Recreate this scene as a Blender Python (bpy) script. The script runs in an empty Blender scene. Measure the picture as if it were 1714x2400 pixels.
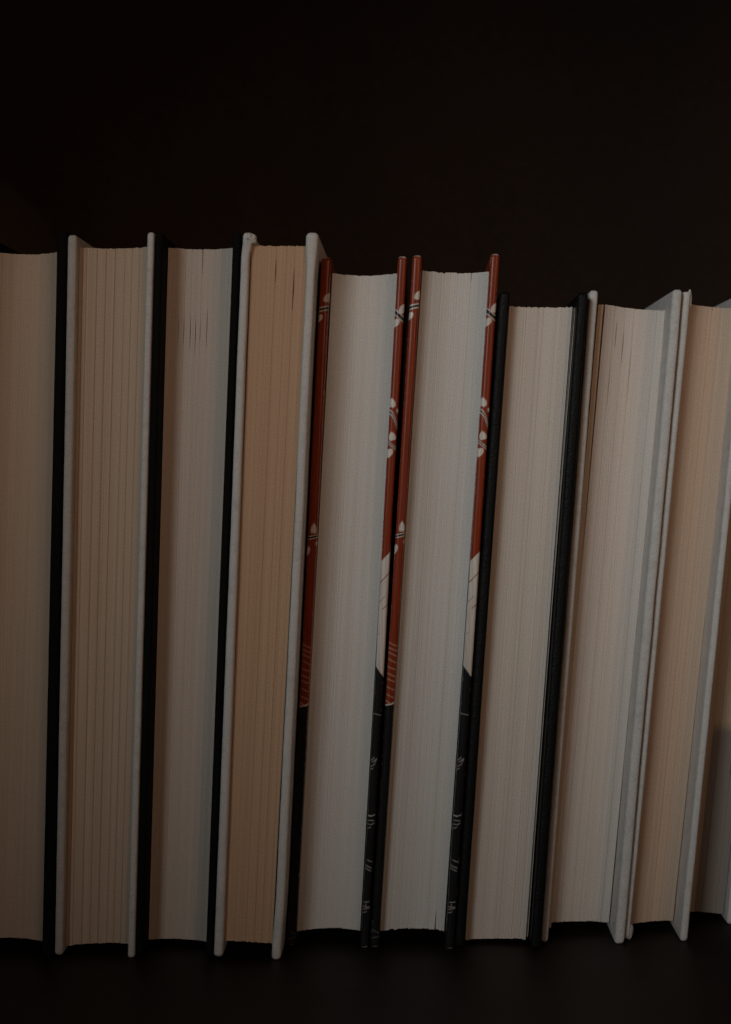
import bpy, bmesh, math, random
from mathutils import Vector, noise

random.seed(7)
scene = bpy.context.scene
COL = scene.collection

# ------------------------------------------------------------------ camera
cam_d = bpy.data.cameras.new('camera')
cam_d.sensor_fit = 'VERTICAL'
cam_d.sensor_height = 36.0
cam_d.lens = 52.97
cam_d.shift_x = -103 / 2400
cam_d.shift_y = -120 / 2400
cam_d.clip_start = 0.02
cam_d.clip_end = 50
cam = bpy.data.objects.new('camera', cam_d)
cam.location = (0, 0, 0.165)
cam.rotation_euler = (math.radians(90), 0, 0)
cam_d.dof.use_dof = True
cam_d.dof.focus_distance = 0.512
cam_d.dof.aperture_fstop = 9.0
COL.objects.link(cam)
scene.camera = cam

# ------------------------------------------------------------------ light
world = bpy.data.worlds.new('World')
scene.world = world
world.use_nodes = True
bg = world.node_tree.nodes['Background']
bg.inputs['Color'].default_value = (1.0, 0.72, 0.55, 1)
bg.inputs['Strength'].default_value = 0.006


def aim(o, target):
    o.rotation_euler = (Vector(target) - o.location).to_track_quat('-Z', 'Y').to_euler()


def spot(name, loc, target, power, color, size, blend, soft):
    d = bpy.data.lights.new(name, 'SPOT')
    d.energy = power
    d.color = color
    d.spot_size = math.radians(size)
    d.spot_blend = blend
    d.shadow_soft_size = soft
    o = bpy.data.objects.new(name, d)
    o.location = loc
    COL.objects.link(o)
    aim(o, target)
    return o


spot('key_lamp', (-0.38, -0.58, 0.54), (0.145, 0.52, 0.216), 39.5, (0.95, 1.0, 0.99), 22.6, 1.0, 0.25)
spot('warm_lamp', (0.52, -0.55, 0.50), (0.0, 0.52, 0.262), 12.0, (1.0, 0.60, 0.37), 26.5, 1.0, 0.25)

vs = scene.view_settings
vs.view_transform = 'Standard'
vs.look = 'None'
vs.exposure = 0.0
vs.gamma = 1.0
vs.use_curve_mapping = False

# ------------------------------------------------------------------ materials


def new_mat(name):
    m = bpy.data.materials.new(name)
    m.use_nodes = True
    nt = m.node_tree
    return m, nt, nt.nodes['Principled BSDF']


def node(nt, kind, **kw):
    n = nt.nodes.new(kind)
    for k, v in kw.items():
        setattr(n, k, v)
    return n


def mapped_noise(nt, coord, scale, nscale=1.0, detail=3.0, rough=0.55):
    tc = node(nt, 'ShaderNodeTexCoord')
    mp = node(nt, 'ShaderNodeMapping')
    mp.inputs['Scale'].default_value = scale
    nz = node(nt, 'ShaderNodeTexNoise')
    nz.inputs['Scale'].default_value = nscale
    nz.inputs['Detail'].default_value = detail
    nz.inputs['Roughness'].default_value = rough
    nt.links.new(tc.outputs[coord], mp.inputs['Vector'])
    nt.links.new(mp.outputs['Vector'], nz.inputs['Vector'])
    return nz


def ramp(nt, src, stops):
    r = node(nt, 'ShaderNodeValToRGB')
    el = r.color_ramp.elements
    while len(el) < len(stops):
        el.new(0.5)
    for e, (p, c) in zip(el, stops):
        e.position = p
        e.color = (c[0], c[1], c[2], 1)
    nt.links.new(src, r.inputs['Fac'])
    return r


def mix(nt, a, b, fac=None, facv=0.5, mode='MIX'):
    m = node(nt, 'ShaderNodeMix', data_type='RGBA', blend_type=mode)
    m.inputs[0].default_value = facv
    if fac is not None:
        nt.links.new(fac, m.inputs[0])
    for s, i in ((a, 6), (b, 7)):
        if isinstance(s, tuple):
            m.inputs[i].default_value = (*s, 1)
        else:
            nt.links.new(s, m.inputs[i])
    return m.outputs[2]


def bump(nt, bsdf, h, strength, dist):
    b = node(nt, 'ShaderNodeBump')
    b.inputs['Strength'].default_value = strength
    b.inputs['Distance'].default_value = dist
    nt.links.new(h, b.inputs['Height'])
    nt.links.new(b.outputs['Normal'], bsdf.inputs['Normal'])


def paper_mat(name, col, line=0.10, warm=0.5, dark_area=None):
    """Edges of stacked sheets: UV is in millimetres (across, up)."""
    m, nt, b = new_mat(name)
    lines = mapped_noise(nt, 'UV', (4.2, 0.006, 1), 1.0, 2.0, 0.6)
    broad = mapped_noise(nt, 'UV', (0.55, 0.004, 1), 1.0, 2.0)
    grain = mapped_noise(nt, 'UV', (3.2, 1.7, 1), 1.0, 2.0, 0.6)
    blot = mapped_noise(nt, 'UV', (1.1, 0.7, 1), 1.0, 4.0, 0.7)
    d = 1 - line
    l1 = ramp(nt, lines.outputs['Fac'], [(0.30, (d * .93, d * .93, d * .92)), (0.50, (0.97, 0.97, 0.97)), (0.75, (1.04, 1.04, 1.04))])
    l2 = ramp(nt, broad.outputs['Fac'], [(0.3, (0.94, 0.935, 0.925)), (0.7, (1.03, 1.03, 1.035))])
    g = ramp(nt, grain.outputs['Fac'], [(0.28, (0.84, 0.84, 0.85)), (0.50, (1.0, 0.99, 0.98)), (0.74, (1.14, 1.13, 1.11))])
    w = ramp(nt, blot.outputs['Fac'], [(0.30, (0.93, 1.0, 1.05)), (0.5, (1, 1, 1)), (0.72, (1.09, 0.97, 0.92))])
    c = mix(nt, col, l1.outputs['Color'], None, 1.0, 'MULTIPLY')
    c = mix(nt, c, l2.outputs['Color'], None, 1.0, 'MULTIPLY')
    c = mix(nt, c, g.outputs['Color'], None, 1.0, 'MULTIPLY')
    c = mix(nt, c, w.outputs['Color'], None, warm, 'MULTIPLY')
    if dark_area:
        # a darker grey-brown area with a level upper edge on the lower sheets
        (u0, v1, area_tint) = dark_area
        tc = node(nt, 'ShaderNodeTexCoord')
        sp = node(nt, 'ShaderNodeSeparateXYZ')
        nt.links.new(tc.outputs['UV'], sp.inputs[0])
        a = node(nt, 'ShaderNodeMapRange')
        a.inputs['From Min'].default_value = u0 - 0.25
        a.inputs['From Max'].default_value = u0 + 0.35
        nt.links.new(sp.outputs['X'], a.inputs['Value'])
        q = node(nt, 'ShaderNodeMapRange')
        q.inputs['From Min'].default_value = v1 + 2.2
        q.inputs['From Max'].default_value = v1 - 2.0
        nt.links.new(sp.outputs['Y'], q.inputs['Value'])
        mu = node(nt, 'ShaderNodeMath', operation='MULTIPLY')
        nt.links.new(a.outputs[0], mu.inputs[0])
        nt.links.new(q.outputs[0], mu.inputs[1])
        c2 = mix(nt, c, area_tint, None, 1.0, 'MULTIPLY')
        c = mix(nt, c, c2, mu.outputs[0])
    nt.links.new(c, b.inputs['Base Color'])
    b.inputs['Roughness'].default_value = 0.95
    b.inputs['Specular IOR Level'].default_value = 0.15
    bump(nt, b, lines.outputs['Fac'], 0.25, 0.00012)
    return m


def cloth_mat(name, col, rough=0.85, scale=2100, strength=0.7, dist=0.00025, mott=0.2, spec=0.25):
    m, nt, b = new_mat(name)
    weave = mapped_noise(nt, 'Object', (1, 1, 1), scale, 3.0, 0.65)
    blot = mapped_noise(nt, 'Object', (1, 1, 1), 240, 4.0, 0.6)
    r = ramp(nt, weave.outputs['Fac'], [(0.3, (1 - mott,) * 3), (0.7, (1 + mott * .5,) * 3)])
    r2 = ramp(nt, blot.outputs['Fac'], [(0.28, (0.86, 0.85, 0.84)), (0.48, (1.0, 1.0, 1.0)), (0.75, (1.05, 1.04, 1.03))])
    c = mix(nt, col, r.outputs['Color'], None, 1.0, 'MULTIPLY')
    c = mix(nt, c, r2.outputs['Color'], None, 1.0, 'MULTIPLY')
    nt.links.new(c, b.inputs['Base Color'])
    b.inputs['Roughness'].default_value = rough
    b.inputs['Specular IOR Level'].default_value = spec
    bump(nt, b, weave.outputs['Fac'], strength, dist)
    return m


def leather_mat(name):
    m, nt, b = new_mat(name)
    tc = node(nt, 'ShaderNodeTexCoord')
    vo = node(nt, 'ShaderNodeTexVoronoi')
    vo.inputs['Scale'].default_value = 1500
    nt.links.new(tc.outputs['Object'], vo.inputs['Vector'])
    b.inputs['Base Color'].default_value = (0.004, 0.0043, 0.0045, 1)
    b.inputs['Roughness'].default_value = 0.5
    b.inputs['Specular IOR Level'].default_value = 0.15
    bump(nt, b, vo.outputs['Distance'], 0.4, 0.0003)
    return m


def print_mat(name):
    m, nt, b = new_mat(name)
    at = node(nt, 'ShaderNodeAttribute', attribute_name='print')
    nz = mapped_noise(nt, 'Object', (1500, 1500, 25), 1.0, 3.0, 0.6)
    r = ramp(nt, nz.outputs['Fac'], [(0.3, (0.66, 0.58, 0.55)), (0.7, (1.22, 1.22, 1.22))])
    c = mix(nt, at.outputs['Color'], r.outputs['Color'], None, 0.8, 'MULTIPLY')
    nt.links.new(c, b.inputs['Base Color'])
    b.inputs['Roughness'].default_value = 0.30
    b.inputs['Specular IOR Level'].default_value = 0.30
    nb = mapped_noise(nt, 'Object', (900, 900, 120), 1.0, 2.0)
    bump(nt, b, nb.outputs['Fac'], 0.12, 0.0002)
    return m


def wood_mat(name, c0, c1, rough, scale, spec=0.3):
    m, nt, b = new_mat(name)
    g1 = mapped_noise(nt, 'Object', scale, 1.0, 5.0, 0.6)
    g2 = mapped_noise(nt, 'Object', (420, 420, 420), 1.0, 3.0, 0.7)
    r = ramp(nt, g1.outputs['Fac'], [(0.3, c0), (0.7, c1)])
    r2 = ramp(nt, g2.outputs['Fac'], [(0.3, (0.6, 0.6, 0.6)), (0.7, (1.4, 1.35, 1.3))])
    c = mix(nt, r.outputs['Color'], r2.outputs['Color'], None, 0.7, 'MULTIPLY')
    nt.links.new(c, b.inputs['Base Color'])
    b.inputs['Roughness'].default_value = rough
    b.inputs['Specular IOR Level'].default_value = spec
    bump(nt, b, g1.outputs['Fac'], 0.15, 0.0004)
    return m


M = {}
M['white_paper'] = paper_mat('white_paper', (0.685, 0.668, 0.643), 0.03, 0.6)
M['grey_paper'] = paper_mat('grey_paper', (0.61, 0.535, 0.475), 0.05, 0.8)
M['rose_cream_paper'] = paper_mat('rose_cream_paper', (0.66, 0.50, 0.385), 0.05, 0.9)
M['warm_white_paper'] = paper_mat('warm_white_paper', (0.71, 0.64, 0.585), 0.03, 0.7)
M['cream_paper'] = paper_mat('cream_paper', (0.57, 0.385, 0.255), 0.04, 0.9)
M['tan_paper'] = paper_mat('tan_paper', (0.595, 0.47, 0.365), 0.06, 0.9)
M['pale_paper'] = paper_mat('pale_paper', (0.69, 0.625, 0.565), 0.07, 0.8)
M['part_dark_paper'] = paper_mat('part_dark_paper', (0.60, 0.48, 0.37), 0.12, 0.6, dark_area=(3.1, 69.0, (0.48, 0.53, 0.62)))  # tinted darker grey-brown low down, beyond a strip at the left
M['brown_endpaper'] = paper_mat('brown_endpaper', (0.66, 0.54, 0.43), 0.03, 0.4)
M['white_cloth'] = cloth_mat('white_cloth', (0.64, 0.625, 0.61))
M['ivory_cloth'] = cloth_mat('ivory_cloth', (0.54, 0.50, 0.465))
M['black_cloth'] = cloth_mat('black_cloth', (0.006, 0.0055, 0.0055), 0.8, spec=0.1)
M['leather'] = leather_mat('pebbled_black_leather')
M['print'] = print_mat('printed_laminate')
M['soft_brown'] = cloth_mat('brown_soft_cloth', (0.042, 0.027, 0.020), 0.95, 900, 0.8, 0.0008)
M['table'] = wood_mat('dark_table_wood', (0.0070, 0.0040, 0.0027), (0.0150, 0.0085, 0.0058), 0.55, (3, 60, 60), 0.18)
M['wall'] = wood_mat('dark_panel', (0.0225, 0.0130, 0.0092), (0.0335, 0.0195, 0.0138), 0.8, (8, 8, 2), 0.15)

# ------------------------------------------------------------------ helpers


def link_mesh(name, verts, faces, mat, parent=None, smooth=False, uvs=None, colors=None):
    me = bpy.data.meshes.new(name)
    me.from_pydata(verts, [], faces)
    me.update()
    if uvs:
        layer = me.uv_layers.new(name='UVMap')
        for lp in me.loops:
            layer.data[lp.index].uv = uvs[lp.vertex_index]
    if colors:
        a = me.color_attributes.new('print', 'FLOAT_COLOR', 'POINT')
        flat = []
        for c in colors:
            flat += [c[0], c[1], c[2], 1.0]
        a.data.foreach_set('color', flat)
    if smooth:
        for p in me.polygons:
            p.use_smooth = True
    me.materials.append(mat)
    bm = bmesh.new()
    bm.from_mesh(me)
    bmesh.ops.recalc_face_normals(bm, faces=bm.faces)
    bm.to_mesh(me)
    bm.free()
    o = bpy.data.objects.new(name, me)
    COL.objects.link(o)
    if parent:
        o.parent = parent
    return o


def lerp(a, b, t):
    return a + (b - a) * t


def smoothstep(a, b, x):
    t = max(0.0, min(1.0, (x - a) / (b - a)))
    return t * t * (3 - 2 * t)


# ------------------------------------------------------------------ setting
def plane(name, p, mat):
    o = link_mesh(name, p, [(0, 1, 2, 3)], mat)
    o['kind'] = 'structure'
    return o


plane('tabletop', [(-1.6, -0.9, 0), (1.6, -0.9, 0), (1.6, 0.84, 0), (-1.6, 0.84, 0)], M['table'])
plane('wall', [(-1.6, 0.84, -0.02), (1.6, 0.84, -0.02), (1.6, 0.84, 1.6), (-1.6, 0.84, 1.6)], M['wall'])

# ------------------------------------------------------------------ books (millimetres)
MM = 0.001


def make_cover(parent, bot, top, y0, depth, mat, r=1.3, rows=220, wob=0.12, printer=None, seed=0, flare=None, front_n=10, tip=None):
    """A case board: rounded front edge, rounded ends. bot/top = (x_left, x_right, z) of its front edge."""
    if printer:
        rows, front_n = 1000, 22
    (bl, br, bz), (tl, tr, tz) = bot, top
    H = tz - bz
    tip = tip or r
    zs = []
    for i in range(rows + 1):
        zs.append(bz + H * i / rows)
    extra = []
    for e in range(1, 6):
        d = tip * (1 - math.cos(e / 6 * math.pi / 2))
        extra += [bz + d, tz - d]
    zs = sorted(set(zs + extra))
    verts, faces, cols = [], [], []
    ring_len = None
    for z in zs:
        t = (z - bz) / H
        xl, xr = lerp(bl, tl, t), lerp(br, tr, t)
        wv = wob * noise.noise(Vector((seed * 3.7, z * 0.012, 0.3))) + wob * .5 * noise.noise(Vector((seed * 1.9, z * 0.07, 5.3))) + wob * .3 * noise.noise(Vector((seed * 4.9, z * 0.35, 1.3)))
        xl += wv
        xr += wv
        fl = flare(z) if flare else (0, 0)
        xl += fl[0]
        xr += fl[1]
        d = min(z - bz, tz - z)
        ins = 0.0
        if d < tip:
            ins = tip - math.sqrt(max(0, tip * tip - (tip - d) ** 2))
        w = (xr - xl) / 2
        xc = (xl + xr) / 2
        # at the tips the thickness rounds off too
        k = 1 - 0.62 * (ins / tip) if tip else 1
        w2 = w * k
        rr = min(r, w2 * 0.98)
        yf = y0 + ins * 0.85 + 0.10 * noise.noise(Vector((seed, z * 0.05, 9.1)))
        yb = y0 + depth
        ring = []
        # front edge: from the left face round to the right face (superellipse)
        for j in range(front_n + 1):
            a = math.pi * j / front_n
            cx, sy = math.cos(a), math.sin(a)
            px = -math.copysign(abs(cx) ** 0.75, cx)
            py = abs(sy) ** 0.75
            ring.append((xc + px * w2, yf + rr * (1 - py)))
        ring.append((xc + w2, yb - 0.8))
        ring.append((xc + w2 * 0.6, yb))
        ring.append((xc - w2 * 0.6, yb))
        ring.append((xc - w2, yb - 0.8))
        ring_len = len(ring)
        for j, (x, y) in enumerate(ring):
            verts.append((x * MM, y * MM, z * MM))
            if printer:
                if j <= front_n:
                    u = (x - (xc - w)) / (2 * w)
                else:
                    u = 1.15 if x > xc else -0.15
                cols.append(printer(u, tz - z, d, j <= front_n))
    n = ring_len
    for i in range(len(zs) - 1):
        for j in range(n):
            a = i * n + j
            b = i * n + (j + 1) % n
            faces.append((a, b, b + n, a + n))
    faces.append(tuple(range(n)))
    faces.append(tuple(range((len(zs) - 1) * n, len(zs) * n)))
    return link_mesh('cover', verts, faces, mat, parent, smooth=True, colors=cols if printer else None)


def make_pages(parent, P, y0, depth, recess, sag, mat, cuts=(), jag=0.25, slope=0.0, step=0.22, rows=40, groove=0.35, seed=1, skew=0.0):
    """Page block split at its visible gaps. P = TL, TR, BL, BR (x, z) of the fore-edge.
    cuts = [(t, base_gap, [(z_from_top0, z_from_top1, gap), ...]), ...]"""
    rnd = random.Random(seed)
    (tlx, tlz), (trx, trz), (blx, blz), (brx, brz) = P
    cuts = sorted(cuts, key=lambda c: c[0])
    bounds = [(0.0, 0.0, [])] + list(cuts) + [(1.0, 0.0, [])]
    W = trx - tlx
    H = tlz - blz

    def half_gap(c, dz):
        g = c[1]
        for (z0, z1, gg) in c[2]:
            m = (z0 + z1) / 2
            s = max(0.0, 1 - abs(dz - m) / ((z1 - z0) / 2)) if z0 > 0.01 and z1 < H - 0.01 else (
                max(0.0, 1 - dz / z1) if z0 <= 0.01 else max(0.0, 1 - (H - dz) / (H - z0)))
            g += gg * math.sqrt(s)
        return g / 2

    name = 'page_section' if cuts else 'page_block'
    for ci in range(len(bounds) - 1):
        A, B = bounds[ci], bounds[ci + 1]
        wmm = (B[0] - A[0]) * W
        nx = max(5, int(wmm / step))
        dz_list = [H * i / rows for i in range(rows + 1)]
        for c in (A, B):
            for (z0, z1, gg) in c[2]:
                dz_list += [lerp(z0, z1, q / 8) for q in range(9)]
        dz_list = sorted(set(round(max(0, min(H, v)), 3) for v in dz_list))
        jits = [rnd.gauss(0, 0.024) for _ in range(nx + 1)]
        dtop = [0.0] * (nx + 1)
        dbot = [0.0] * (nx + 1)
        v1 = v2 = 0.0
        for i in range(nx + 1):
            if rnd.random() < 0.35:
                v1 = rnd.uniform(-1, 1) * jag * 0.5
            if rnd.random() < 0.35:
                v2 = rnd.uniform(-1, 1) * jag * 0.5
            dtop[i], dbot[i] = v1, v2
        verts, uvs, faces = [], [], []
        nr = len(dz_list)
        for dz in dz_list:
            s = dz / H
            xl, xr = lerp(tlx, blx, s), lerp(trx, brx, s)
            xa = lerp(xl, xr, A[0]) + (half_gap(A, dz) if ci > 0 else 0)
            xb = lerp(xl, xr, B[0]) - (half_gap(B, dz) if ci < len(bounds) - 2 else 0)
            for i in range(nx + 1):
                q = i / nx
                x = lerp(xa, xb, q)
                t = (x - xl) / (xr - xl)
                z = lerp(lerp(tlz, trz, t) + dtop[i], lerp(blz, brz, t) + dbot[i], s)
                y = y0 + recess + sag * lerp(1.0, 0.45, s) * (1 - (2 * t - 1) ** 2) + skew * t + jits[i]
                y += 0.22 * noise.noise(Vector((t * 5 + seed, z * 0.008, 2.2)))
                e = min(q, 1 - q) * wmm
                if ci > 0 or q > 0.5:
                    if ci < len(bounds) - 2 or q < 0.5:
                        y += groove * math.exp(-(e / 0.16) ** 2)
                verts.append((x * MM, y * MM, z * MM))
                uvs.append((t * W + seed * 13.7, z))
        nf = len(verts)
        m = nx + 1
        for r_ in range(nr - 1):
            for i in range(nx):
                a = r_ * m + i
                faces.append((a, a + 1, a + 1 + m, a + m))
        yb = (y0 + depth) * MM
        back = {}

        def bk(idx):
            if idx not in back:
                v = verts[idx]
                back[idx] = len(verts)
                verts.append((v[0], yb, v[2]))
                uvs.append(uvs[idx])
            return back[idx]
        for i in range(nx):
            a, b = i, i + 1
            faces.append((a, b, bk(b), bk(a)))
            a, b = (nr - 1) * m + i, (nr - 1) * m + i + 1
            faces.append((a, b, bk(b), bk(a)))
        for r_ in range(nr - 1):
            a, b = r_ * m, (r_ + 1) * m
            faces.append((a, b, bk(b), bk(a)))
            a, b = r_ * m + nx, (r_ + 1) * m + nx
            faces.append((a, b, bk(b), bk(a)))
        faces.append((bk(0), bk(nx), bk((nr - 1) * m + nx), bk((nr - 1) * m)))
        link_mesh(name, verts, faces, mat, parent, uvs=uvs)


def make_spine(parent, LB, LT, RB, RT, y1, mat):
    """Rounded spine strip joining the two boards at the back."""
    verts, faces = [], []
    n, rows = 10, 12
    for i in range(rows + 1):
        s = i / rows
        xl, xr = lerp(LB[0], LT[0], s), lerp(RB[1], RT[1], s)
        z = lerp(max(LB[2], RB[2]), min(LT[2], RT[2]), s)
        for side in (0, 1):
            for j in range(n + 1):
                q = j / n if side == 0 else 1 - j / n
                y = y1 + (4.5 if side == 0 else 2.3) * math.sin(math.pi * q) ** 0.7 + (0.9 if side == 0 else -0.7) + 1.0
                verts.append((lerp(xl, xr, q) * MM, y * MM, z * MM))
    m = 2 * (n + 1)
    for i in range(rows):
        for j in range(m):
            a, b = i * m + j, i * m + (j + 1) % m
            faces.append((a, b, b + m, a + m))
    faces.append(tuple(range(m)))
    faces.append(tuple(range(rows * m, rows * m + m)))
    link_mesh('spine', verts, faces, mat, parent, smooth=True)


def make_leaf(parent, name, bot, top, y0, depth, mat, bow=0.0, thick=0.14, rows=30):
    """A single loose flyleaf or endpaper, bowed a little along its height. bot/top = (x, z)."""
    verts, faces, uvs = [], [], []
    for i in range(rows + 1):
        s = i / rows
        x = lerp(bot[0], top[0], s) + bow * math.sin(math.pi * s)
        z = lerp(bot[1], top[1], s)
        for (dx, dy) in ((0, 0), (thick, 0), (thick, depth), (0, depth)):
            verts.append(((x + dx) * MM, (y0 + dy) * MM, z * MM))
            uvs.append((dx + 2, z))
    for i in range(rows):
        for j in range(4):
            a, b = i * 4 + j, i * 4 + (j + 1) % 4
            faces.append((a, b, b + 4, a + 4))
    faces += [(0, 1, 2, 3), tuple(range(rows * 4, rows * 4 + 4))]
    link_mesh(name, verts, faces, mat, parent, uvs=uvs)


def blob(parent, name, centre, rad, mat, lean=0.0, seed=0, amp=0.12, seg=20):
    """Small lump of folded cloth at a board's corner (mm)."""
    verts, faces = [], []
    for i in range(seg + 1):
        th = math.pi * i / seg
        for j in range(seg):
            ph = 2 * math.pi * j / seg
            n = Vector((math.sin(th) * math.cos(ph), math.sin(th) * math.sin(ph), math.cos(th)))
            k = 1 + amp * noise.noise(n * 1.7 + Vector((seed * 5.1, 0, 0)))
            z = n.z * rad[2] * k
            verts.append(((centre[0] + n.x * rad[0] * k + lean * z) * MM, (centre[1] + n.y * rad[1] * k) * MM, (centre[2] + z) * MM))
    for i in range(seg):
        for j in range(seg):
            a, b = i * seg + j, i * seg + (j + 1) % seg
            faces.append((a, b, b + seg, a + seg))
    return link_mesh(name, verts, faces, mat, parent, smooth=True)


def book(label, group=None):
    e = bpy.data.objects.new('hardcover_book', None)
    e.empty_display_size = 0.02
    COL.objects.link(e)
    e['label'] = label
    e['category'] = 'book'
    e['group'] = group or 'books standing in a row with their page edges showing'
    return e


def place(e, x, y):
    """Move the book's origin to its base without moving its parts."""
    e.location = (x * MM, y * MM, 0)
    for c in e.children:
        c.location = (-x * MM, -y * MM, 0)


# ------------------------------------------------------------------ printed artwork on the red boards
RED = (0.255, 0.037, 0.011)
DARK = (0.012, 0.012, 0.013)
CREAM = (0.72, 0.69, 0.645)
PINK = (0.50, 0.30, 0.23)
GREY = (0.22, 0.22, 0.22)
BW = 3.1     # board thickness in mm, used to scale the artwork
PX = 0.1443  # mm per step of the artwork's grid


def cov(d, soft=0.10):
    return max(0.0, min(1.0, 0.5 - d / soft))


def over(c, col, a):
    return tuple(lerp(c[i], col[i], a) for i in range(3))


def heart(x, y, cx, cy, s, up=True, wide=1.0, rot=0.0):
    """signed-ish distance to a heart/leaf of half-height s; up = point upwards"""
    dx, dy = (x - cx), (y - cy)
    if rot:
        c_, s_ = math.cos(rot), math.sin(rot)
        dx, dy = c_ * dx + s_ * dy, -s_ * dx + c_ * dy
    s *= 0.90
    X_ = dx / (s * wide) * 1.15
    Y_ = dy / s * 1.1 + 0.1
    if not up:
        Y_ = -dy / s * 1.1 + 0.1
    if abs(X_) > 2.5 or abs(Y_) > 2.5:
        return 9.0
    a = X_ * X_ + Y_ * Y_ - 1
    f = a ** 3 - X_ * X_ * Y_ ** 3
    gx = 6 * X_ * a * a - 2 * X_ * Y_ ** 3
    gy = 6 * Y_ * a * a - 3 * X_ * X_ * Y_ * Y_
    return f / (math.hypot(gx, gy) + 0.25) * s * 0.9


def seg(x, y, x0, y0, x1, y1, w):
    dx, dy = x1 - x0, y1 - y0
    t = max(0, min(1, ((x - x0) * dx + (y - y0) * dy) / (dx * dx + dy * dy + 1e-9)))
    return math.hypot(x - x0 - t * dx, y - y0 - t * dy) - w / 2


def band(c, x, y, yl, yr, core, edge, bow=0.0):
    u = x / BW
    yc = lerp(yl, yr, u) + bow * 4 * u * (1 - u)
    slope = abs(yr - yl) / BW
    d = abs(y - yc) / math.sqrt(1 + slope * slope)
    c = over(c, CREAM, cov(d - core / 2 - edge))
    return over(c, DARK, cov(d - core / 2))


def worn(c, d, u, seed, amt=1.0):
    n = noise.noise(Vector((u * 3, d * 1.3, seed))) * 0.5
    return over(c, (0.62, 0.57, 0.53), amt * max(0.0, min(0.85, 1.0 - d / 0.75 + n)))


def scuff(c, u, v, seed):
    """small rubbed spots along the board's two corners"""
    e = max(0.0, 1 - min(abs(u - 0.04), abs(u - 0.96)) / 0.10)
    n = noise.noise(Vector((u * 4, v * 1.1, seed * 7.3))) + 0.5 * noise.noise(Vector((u * 9, v * 3.7, seed * 3.1)))
    return over(c, (0.50, 0.42, 0.38), 0.55 * e * smoothstep(0.28, 0.6, n))


def print_left(u, v, d, front, seed=1.0):
    """the board with the ladder of thin lines; v = mm below the board's top"""
    x, y = u * BW, v
    p = lambda px: (px - 597) * PX
    if y > p(1653.5) - 0.35 * math.sin(max(0, min(1, u)) * 2):
        c = DARK
        for (a, b) in ((2176, 2185), (2197, 2192)):
            c = over(c, GREY, cov(seg(x, y, 0.2, p(a), BW - .3, p(b), 0.22), 0.2) * 0.8)
    else:
        c = RED
        c = over(c, CREAM, cov(heart(x, y, BW * 0.98, p(692), 1.75, True, 1.15)))
        c = band(c, x, y, p(722), p(717), 0.75, 0.42, -0.15)
        c = over(c, CREAM, cov(heart(x, y, BW * -0.02, p(742), 1.55, False, 1.05)))
        c = over(c, CREAM, cov(heart(x, y, BW * 0.62, p(1233), 1.95, True, 0.55)))
        c = band(c, x, y, p(1257), p(1252), 0.62, 0.28)
        c = over(c, CREAM, cov(heart(x, y, BW * 1.08, p(1271), 1.0, False, 0.7)))
        c = over(c, CREAM, cov(heart(x, y, BW * 0.02, p(1288), 1.9, False, 0.55)))
        for (a, b) in ((1505.5, 1514), (1517, 1525), (1528, 1537), (1543, 1553), (1562, 1569), (1577, 1585), (1590, 1597.5), (1608, 1617), (1626, 1635)):
            c = over(c, PINK, cov(seg(x, y, 0.15, p(a), BW - .25, p(b), 0.34), 0.16) * 0.95)
        c = over(c, PINK, cov(seg(x, y, 0.15, p(1641), BW * .6, p(1648.5), 0.40), 0.16))
        c = over(c, CREAM, cov(seg(x, y, 0.0, p(1652.5), BW * .55, p(1650.5), 0.62), 0.16))
        c = over(c, CREAM, cov(seg(x, y, BW * .55, p(1650.5), BW, p(1645.5), 0.5), 0.16))
    return worn(scuff(c, u, v, seed), d, u, seed, 1.0 if front else 0.4)


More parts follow.
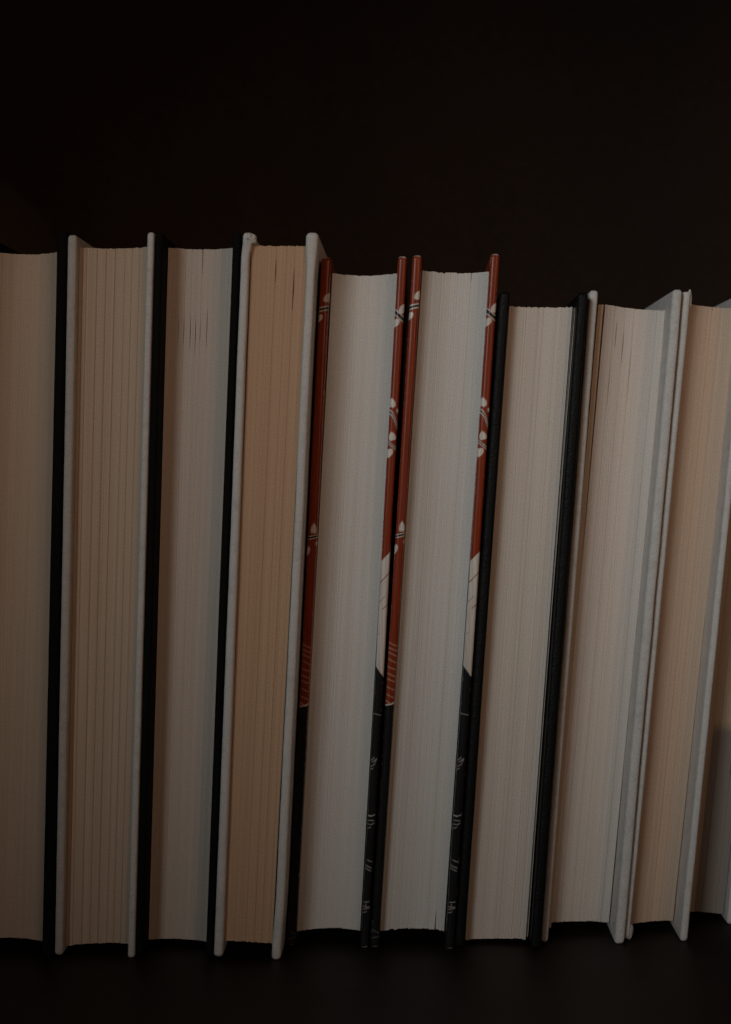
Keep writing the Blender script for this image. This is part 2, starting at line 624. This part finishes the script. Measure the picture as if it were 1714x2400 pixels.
def print_right(u, v, d, front, seed=2.0):
    """the board with the white diagonal field"""
    x, y = u * BW, v
    p = lambda px: (px - 599) * PX
    uu = max(0, min(1, u))
    y_white = lerp(p(1315), p(1292), uu)
    y_dark = lerp(p(1560), p(1588), uu)
    if y > y_dark:
        c = DARK
        strokes = [(0.1, 1672, 2.9, 1676, .2),
                   (0.2, 1782, 1.2, 1775, .28), (0.6, 1786, 2.2, 1778, .25), (2.2, 1778, 1.6, 1788, .25), (0.2, 1796, 1.5, 1791, .25), (0.3, 1803, 0.9, 1800, .25),
                   (0.2, 1911, 1.1, 1912, .55), (1.1, 1913, 2.6, 1909, .35), (0.3, 1922, 2.4, 1923, .28), (0.2, 1931, 1.6, 1932, .25), (1.6, 1932, 2.4, 1929, .25), (0.3, 1941, 1.4, 1938, .25),
                   (0.8, 2015, 2.6, 2020, .28), (0.2, 2027, 2.4, 2034, .28), (0.2, 2034, 2.3, 2041, .28),
                   (0.6, 2114, 2.4, 2113, .28), (0.2, 2124, 2.6, 2126, .3), (0.2, 2131, 2.4, 2128, .25), (0.3, 2139, 1.6, 2136, .25), (1.2, 2118, 1.4, 2132, .2)]
        for (xa, a, xb, b, w) in strokes:
            if abs(y - p((a + b) / 2)) < 4:
                c = over(c, (0.50, 0.50, 0.48), cov(seg(x, y, xa, p(a), xb, p(b), w * 0.75), 0.2))
    elif y > y_white:
        c = CREAM
        c = over(c, (0.30, 0.05, 0.03), cov(seg(x, y, 0.1, p(1365), BW, p(1341), 0.32), 0.18))
        c = over(c, (0.25, 0.20, 0.18), cov(seg(x, y, 0.1, p(1411), BW * .62, p(1397), 0.26), 0.2) * 0.8)
        c = over(c, (0.30, 0.05, 0.03), cov(seg(x, y, BW * .45, p(1427), BW, p(1416), 0.26), 0.18))
        c = over(c, (0.25, 0.20, 0.18), cov(seg(x, y, 0.0, p(1488), BW * .3, p(1482), 0.22), 0.2) * 0.6)
    else:
        c = RED
        c = over(c, CREAM, cov(heart(x, y, BW * 1.02, p(722), 1.9, True, 1.15)))
        c = band(c, x, y, p(730), p(748), 1.05, 0.30)
        c = over(c, CREAM, cov(heart(x, y, BW * 0.02, p(757), 1.65, False, 1.25)))
        c = over(c, CREAM, cov(heart(x, y, BW * 0.18, p(943), 1.8, True, 0.9)))
        c = over(c, CREAM, cov(heart(x, y, BW * 1.0, p(963), 0.9, False, 0.8)))
        c = band(c, x, y, p(964), p(1003), 0.34, 0.24, -1.1)
        c = over(c, CREAM, cov(heart(x, y, BW * 0.45, p(1021), 1.7, True, 0.82, -0.25)))
        c = band(c, x, y, p(1035), p(1052), 0.36, 0.24)
        c = over(c, CREAM, cov(heart(x, y, BW * 0.15, p(1062), 1.75, False, 1.0)))
    return worn(scuff(c, u, v, seed), d, u, seed, 1.0 if front else 0.4)


# ------------------------------------------------------------------ the row
# book 1: cut by the frame, black boards
def base_of(LB, RB, y):
    return ((LB[0] + RB[1]) / 2, y)


def make_book(label, Y, LT, LB, RT, RB, P, recess, sag, paper, cmat, cuts=(), depth=155, jag=0.25, seed=1,
              printers=(None, None), r=1.3, wob=0.12, flares=(None, None), groove=0.35, cmat2=None, skew=0.0):
    e = book(label)
    make_cover(e, LB, LT, Y, depth, cmat, r=r, seed=seed, printer=printers[0], wob=wob, flare=flares[0])
    make_cover(e, RB, RT, Y, depth, cmat2 or cmat, r=r, seed=seed + .5, printer=printers[1], wob=wob, flare=flares[1])
    make_pages(e, P, Y, depth - 4, recess, sag, paper, cuts=cuts, jag=jag, seed=seed, groove=groove, skew=skew)
    make_spine(e, LB, LT, RB, RT, Y + depth, M['black_cloth'] if cmat in (M['print'],) else cmat)
    return e


def finish(e, LB, RB, Y):
    place(e, (LB[0] + RB[1]) / 2, Y)


def ln(*ts, g=0.05):
    return [(t, g, []) for t in ts]


b = make_book('tall book with tan page edges and black boards, cut off at its left side', 500,
              (-145.2, -141.9, 241.1), (-150.4, -147.1, 2.4), (-117.0, -113.7, 241.4), (-122.2, -118.2, 0.0),
              [(-141.8, 235.2), (-117.15, 235.2), (-147.0, 4.4), (-122.35, 4.1)], 4, 9, M['tan_paper'], M['black_cloth'], seed=1, wob=0.05)
finish(b, (-150.4, 0), (0, -118.2), 500)

b = make_book('tall ivory cloth book with widely spaced section lines in its brownish pages', 499.7,
              (-113.4, -110.3, 240.0), (-117.8, -114.9, 0.9), (-86.9, -84.65, 240.9), (-93.6, -91.2, 0.0),
              [(-110.2, 236.3), (-87.05, 236.5), (-114.75, 3.0), (-93.75, 3.7)], 3.5, 4, M['tan_paper'], M['ivory_cloth'],
              cuts=ln(.045, .10, .24, .365, .49, .63, .74, .855, g=0.05), seed=2, groove=0.22, cmat2=M['white_cloth'], wob=0.08)
finish(b, (-117.8, 0), (0, -91.2), 499.7)

marks = [(22.5, 33, .15)]
b = make_book('tall book with black boards and grey pages nicked by short dark slits', 500,
              (-84.4, -81.8, 240.8), (-91.0, -88.4, 1.3), (-58.6, -55.9, 240.9), (-67.8, -65.1, 0.0),
              [(-81.6, 237.1), (-58.75, 237.1), (-88.25, 3.0), (-67.95, 2.2)], 10, 4, M['grey_paper'], M['black_cloth'],
              cuts=[(.17, .01, marks), (.25, .01, marks), (.345, .01, [(21.5, 35, .19)]), (.42, .01, [(23, 36, .21)]),
                    (.49, .02, [(0, 9, .24), (24, 33, .12)]), (.59, .01, [(20, 34, .21)]), (.79, .015, []), (.90, .015, [])],
              seed=3, groove=0.04, wob=0.04)
finish(b, (-91.0, 0), (0, -65.1), 500)


def flare_l4(z):
    k = smoothstep(232, 237.5, z)
    return (0.25 * k, 0.75 * k)


def flare_r4(z):
    k = smoothstep(226, 239, z)
    q = 1 - smoothstep(0, 26, z)
    return (-0.75 * k - 0.55 * q, 0.55 * k - 0.55 * q)


b = make_book('tall white cloth book with orange-cream pages and a knobbly curled board corner', 497.5,
              (-55.3, -52.5, 240.5), (-64.8, -61.6, 1.0), (-33.4, -30.5, 240.5), (-45.2, -42.0, 0.0),
              [(-52.35, 236.5), (-33.55, 236.3), (-61.35, 5.7), (-45.5, 4.8)], 2.5, 1.0, M['cream_paper'], M['white_cloth'],
              cuts=[(.2, .02, []), (.44, .015, [(4, 13, .26)]), (.62, .02, []), (.77, .03, [(7, 22, .30)]), (.93, .03, [])],
              seed=4, groove=0.15, r=1.6, flares=(flare_l4, flare_r4), wob=0.15)
lc = b.children[0]
blob(lc, 'corner_fold', (-52.3, 498.9, 238.3), (1.75, 1.9, 2.0), M['white_cloth'], seed=3, amp=0.25)
blob(lc, 'corner_fold', (-53.0, 497.5, 238.9), (0.75, 0.75, 1.15), M['white_cloth'], seed=8, amp=0.3, lean=0.3)
finish(b, (-64.8, 0), (0, -42.0), 497.5)

def shifted(fn, seed, dv):
    return lambda u, v, d, front: fn(u, v + dv, d, front, seed)


RG = dict(r=1.45, wob=0.10)
b = make_book('red book with white and black printed edges, leaning on the tall white cloth book', 509.7,
              (-29.8, -26.4, 234.0), (-41.5, -38.4, 0.9), (-3.9, -0.8, 234.3), (-16.7, -13.9, 0.0),
              [(-26.25, 229.0), (-4.0, 229.0), (-38.25, 4.5), (-16.85, 4.8)], 4, 7.5, M['white_paper'], M['print'], seed=5,
              printers=(shifted(print_left, 1.3, 0.0), shifted(print_right, 2.7, 0.0)), **RG)
finish(b, (-41.5, 0), (0, -13.9), 509.7)
b = make_book('red book with white and black printed edges, leaning on the pebbled black book', 508.5,
              (1.0, 4.25, 234.5), (-13.2, -10.2, 0.6), (27.35, 30.5, 235.0), (11.9, 15.0, 0.0),
              [(4.4, 229.6), (27.2, 229.4), (-10.05, 5.1), (11.75, 5.1)], 4, 6, M['white_paper'], M['print'], seed=6, jag=0.5,
              cuts=[(.30, .02, []), (.55, .02, []), (.74, .02, [(0, 3.2, .22)]), (.86, .02, [(218, 224.5, .34)])], groove=0.08,
              printers=(shifted(print_left, 5.1, 0.2), shifted(print_right, 8.4, -0.45)), **RG)
finish(b, (-13.2, 0), (0, 15.0), 508.5)

b = make_book('book in pebbled black leather with ruffled page edges and loose flyleaves', 508,
              (30.5, 34.05, 222.1), (15.25, 18.7, 0.8), (56.9, 60.5, 221.8), (40.8, 44.4, 0.0),
              [(34.15, 217.8), (55.6, 217.4), (18.85, 1.6), (39.6, 1.7)], 6, 3, M['pale_paper'], M['leather'], jag=0.4, seed=7, groove=0.07,
              cuts=ln(.13, .29, .49, .56, .77, .86, .90, .955, g=0.035), wob=0.12)
make_leaf(b, 'flyleaf', (39.95, 2.5), (55.95, 217.0), 515.0, 130, M['pale_paper'], bow=0.1)
make_leaf(b, 'flyleaf', (40.25, 2.5), (56.55, 217.4), 514.0, 130, M['grey_paper'], bow=-0.25)
finish(b, (15.25, 0), (0, 44.4), 508)

b = make_book('white cloth book with its boards standing away from pale pages', 514,
              (61.5, 64.5, 223.2), (44.75, 47.2, 0.6), (89.95, 93.35, 223.5), (69.85, 73.3, 0.0),
              [(68.0, 219.3), (89.75, 217.5), (48.6, 4.6), (69.7, 3.5)], 9, 4, M['warm_white_paper'], M['white_cloth'], seed=8, groove=0.08, skew=4.0,
              cuts=[(.06, .03, []), (.19, .01, [(19, 36, .14)]), (.235, .01, [(5, 15, .24)]), (.37, .015, [(8, 20, .22)]), (.52, .01, [(12, 34, .12)]), (.87, .04, [])],
              r=1.4, wob=0.15)
make_leaf(b, 'endpaper', (47.35, 3.5), (65.4, 219.0), 521, 130, M['brown_endpaper'], thick=1.6)
make_leaf(b, 'endpaper', (48.2, 4.0), (67.0, 219.0), 523, 130, M['grey_paper'], thick=0.5)
finish(b, (44.75, 0), (0, 72.95), 514)

b = make_book('white cloth book with orange-cream pages and a hooked cloth fold at one corner', 517,
              (93.75, 96.7, 223.1), (73.6, 75.6, 0.8), (115.5, 117.8, 223.6), (92.85, 95.5, 0.0),
              [(96.85, 219.4), (115.35, 218.6), (75.75, 4.1), (92.7, 3.3)], 5.5, 3, M['rose_cream_paper'], M['white_cloth'], seed=9, groove=0.08, skew=7.5,
              cuts=[(.33, .02, []), (.52, .02, [(0, 1.6, .25)]), (.72, .03, [])], r=1.3, wob=0.12)
lc = b.children[0]
blob(lc, 'corner_fold', (96.5, 519.2, 220.6), (0.75, 0.9, 3.6), M['white_cloth'], seed=5, lean=0.02, amp=0.2)
blob(lc, 'corner_fold', (75.7, 518.6, 3.2), (1.25, 1.3, 2.6), M['ivory_cloth'], seed=6, lean=0.1, amp=0.25)
finish(b, (73.65, 0), (0, 95.5), 517)

b = make_book('white book set back at the row end, its page edges darker grey-brown lower down', 536,
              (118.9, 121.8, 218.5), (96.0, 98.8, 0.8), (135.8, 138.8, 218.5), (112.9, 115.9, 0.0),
              [(121.95, 214.8), (135.65, 214.3), (98.95, 3.1), (112.75, 2.3)], 5, 2, M['part_dark_paper'], M['white_cloth'], seed=0, groove=0.2,
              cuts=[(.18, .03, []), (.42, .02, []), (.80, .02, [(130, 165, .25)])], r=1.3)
finish(b, (96.0, 0), (0, 115.9), 536)

# ------------------------------------------------------------------ dim shape behind the row
def soft_shape():
    verts, faces = [], []
    nu, nv = 64, 48
    c = Vector((-0.254, 0.752, 0.0))
    for i in range(nv + 1):
        v = i / nv
        for j in range(nu):
            a = 2 * math.pi * j / nu
            # slumped profile: broad base, a shoulder, a rounded crown
            r = 0.098 * (1 - 0.10 * v)
            if v > 0.62:
                r *= math.sqrt(max(0.0, 1 - ((v - 0.62) / 0.38) ** 2.6)) * 0.97 + 0.03 * (1 - v) / .38
            r *= 1 + 0.07 * math.sin(6.0 * v + 0.6) * (1 - v)
            x, y = math.cos(a) * r, math.sin(a) * r * 0.78
            z = 0.325 * v
            k = noise.noise(Vector((x * 22, y * 22, z * 16))) * 0.010
            s = Vector((math.cos(a), math.sin(a), 0)) * k * (1 if i < nv else 0)
            verts.append((c.x + x + s.x, c.y + y + s.y, z))
    for i in range(nv):
        for j in range(nu):
            p, q = i * nu + j, i * nu + (j + 1) % nu
            faces.append((p, q, q + nu, p + nu))
    faces.append(tuple(range(nu)))
    faces.append(tuple(range(nv * nu, nv * nu + nu)))
    o = link_mesh('cushion', verts, faces, M['soft_brown'], None, smooth=True)
    o['label'] = 'dark brown rounded soft shape standing in shadow behind the tall books'
    o['category'] = 'cushion'


soft_shape()
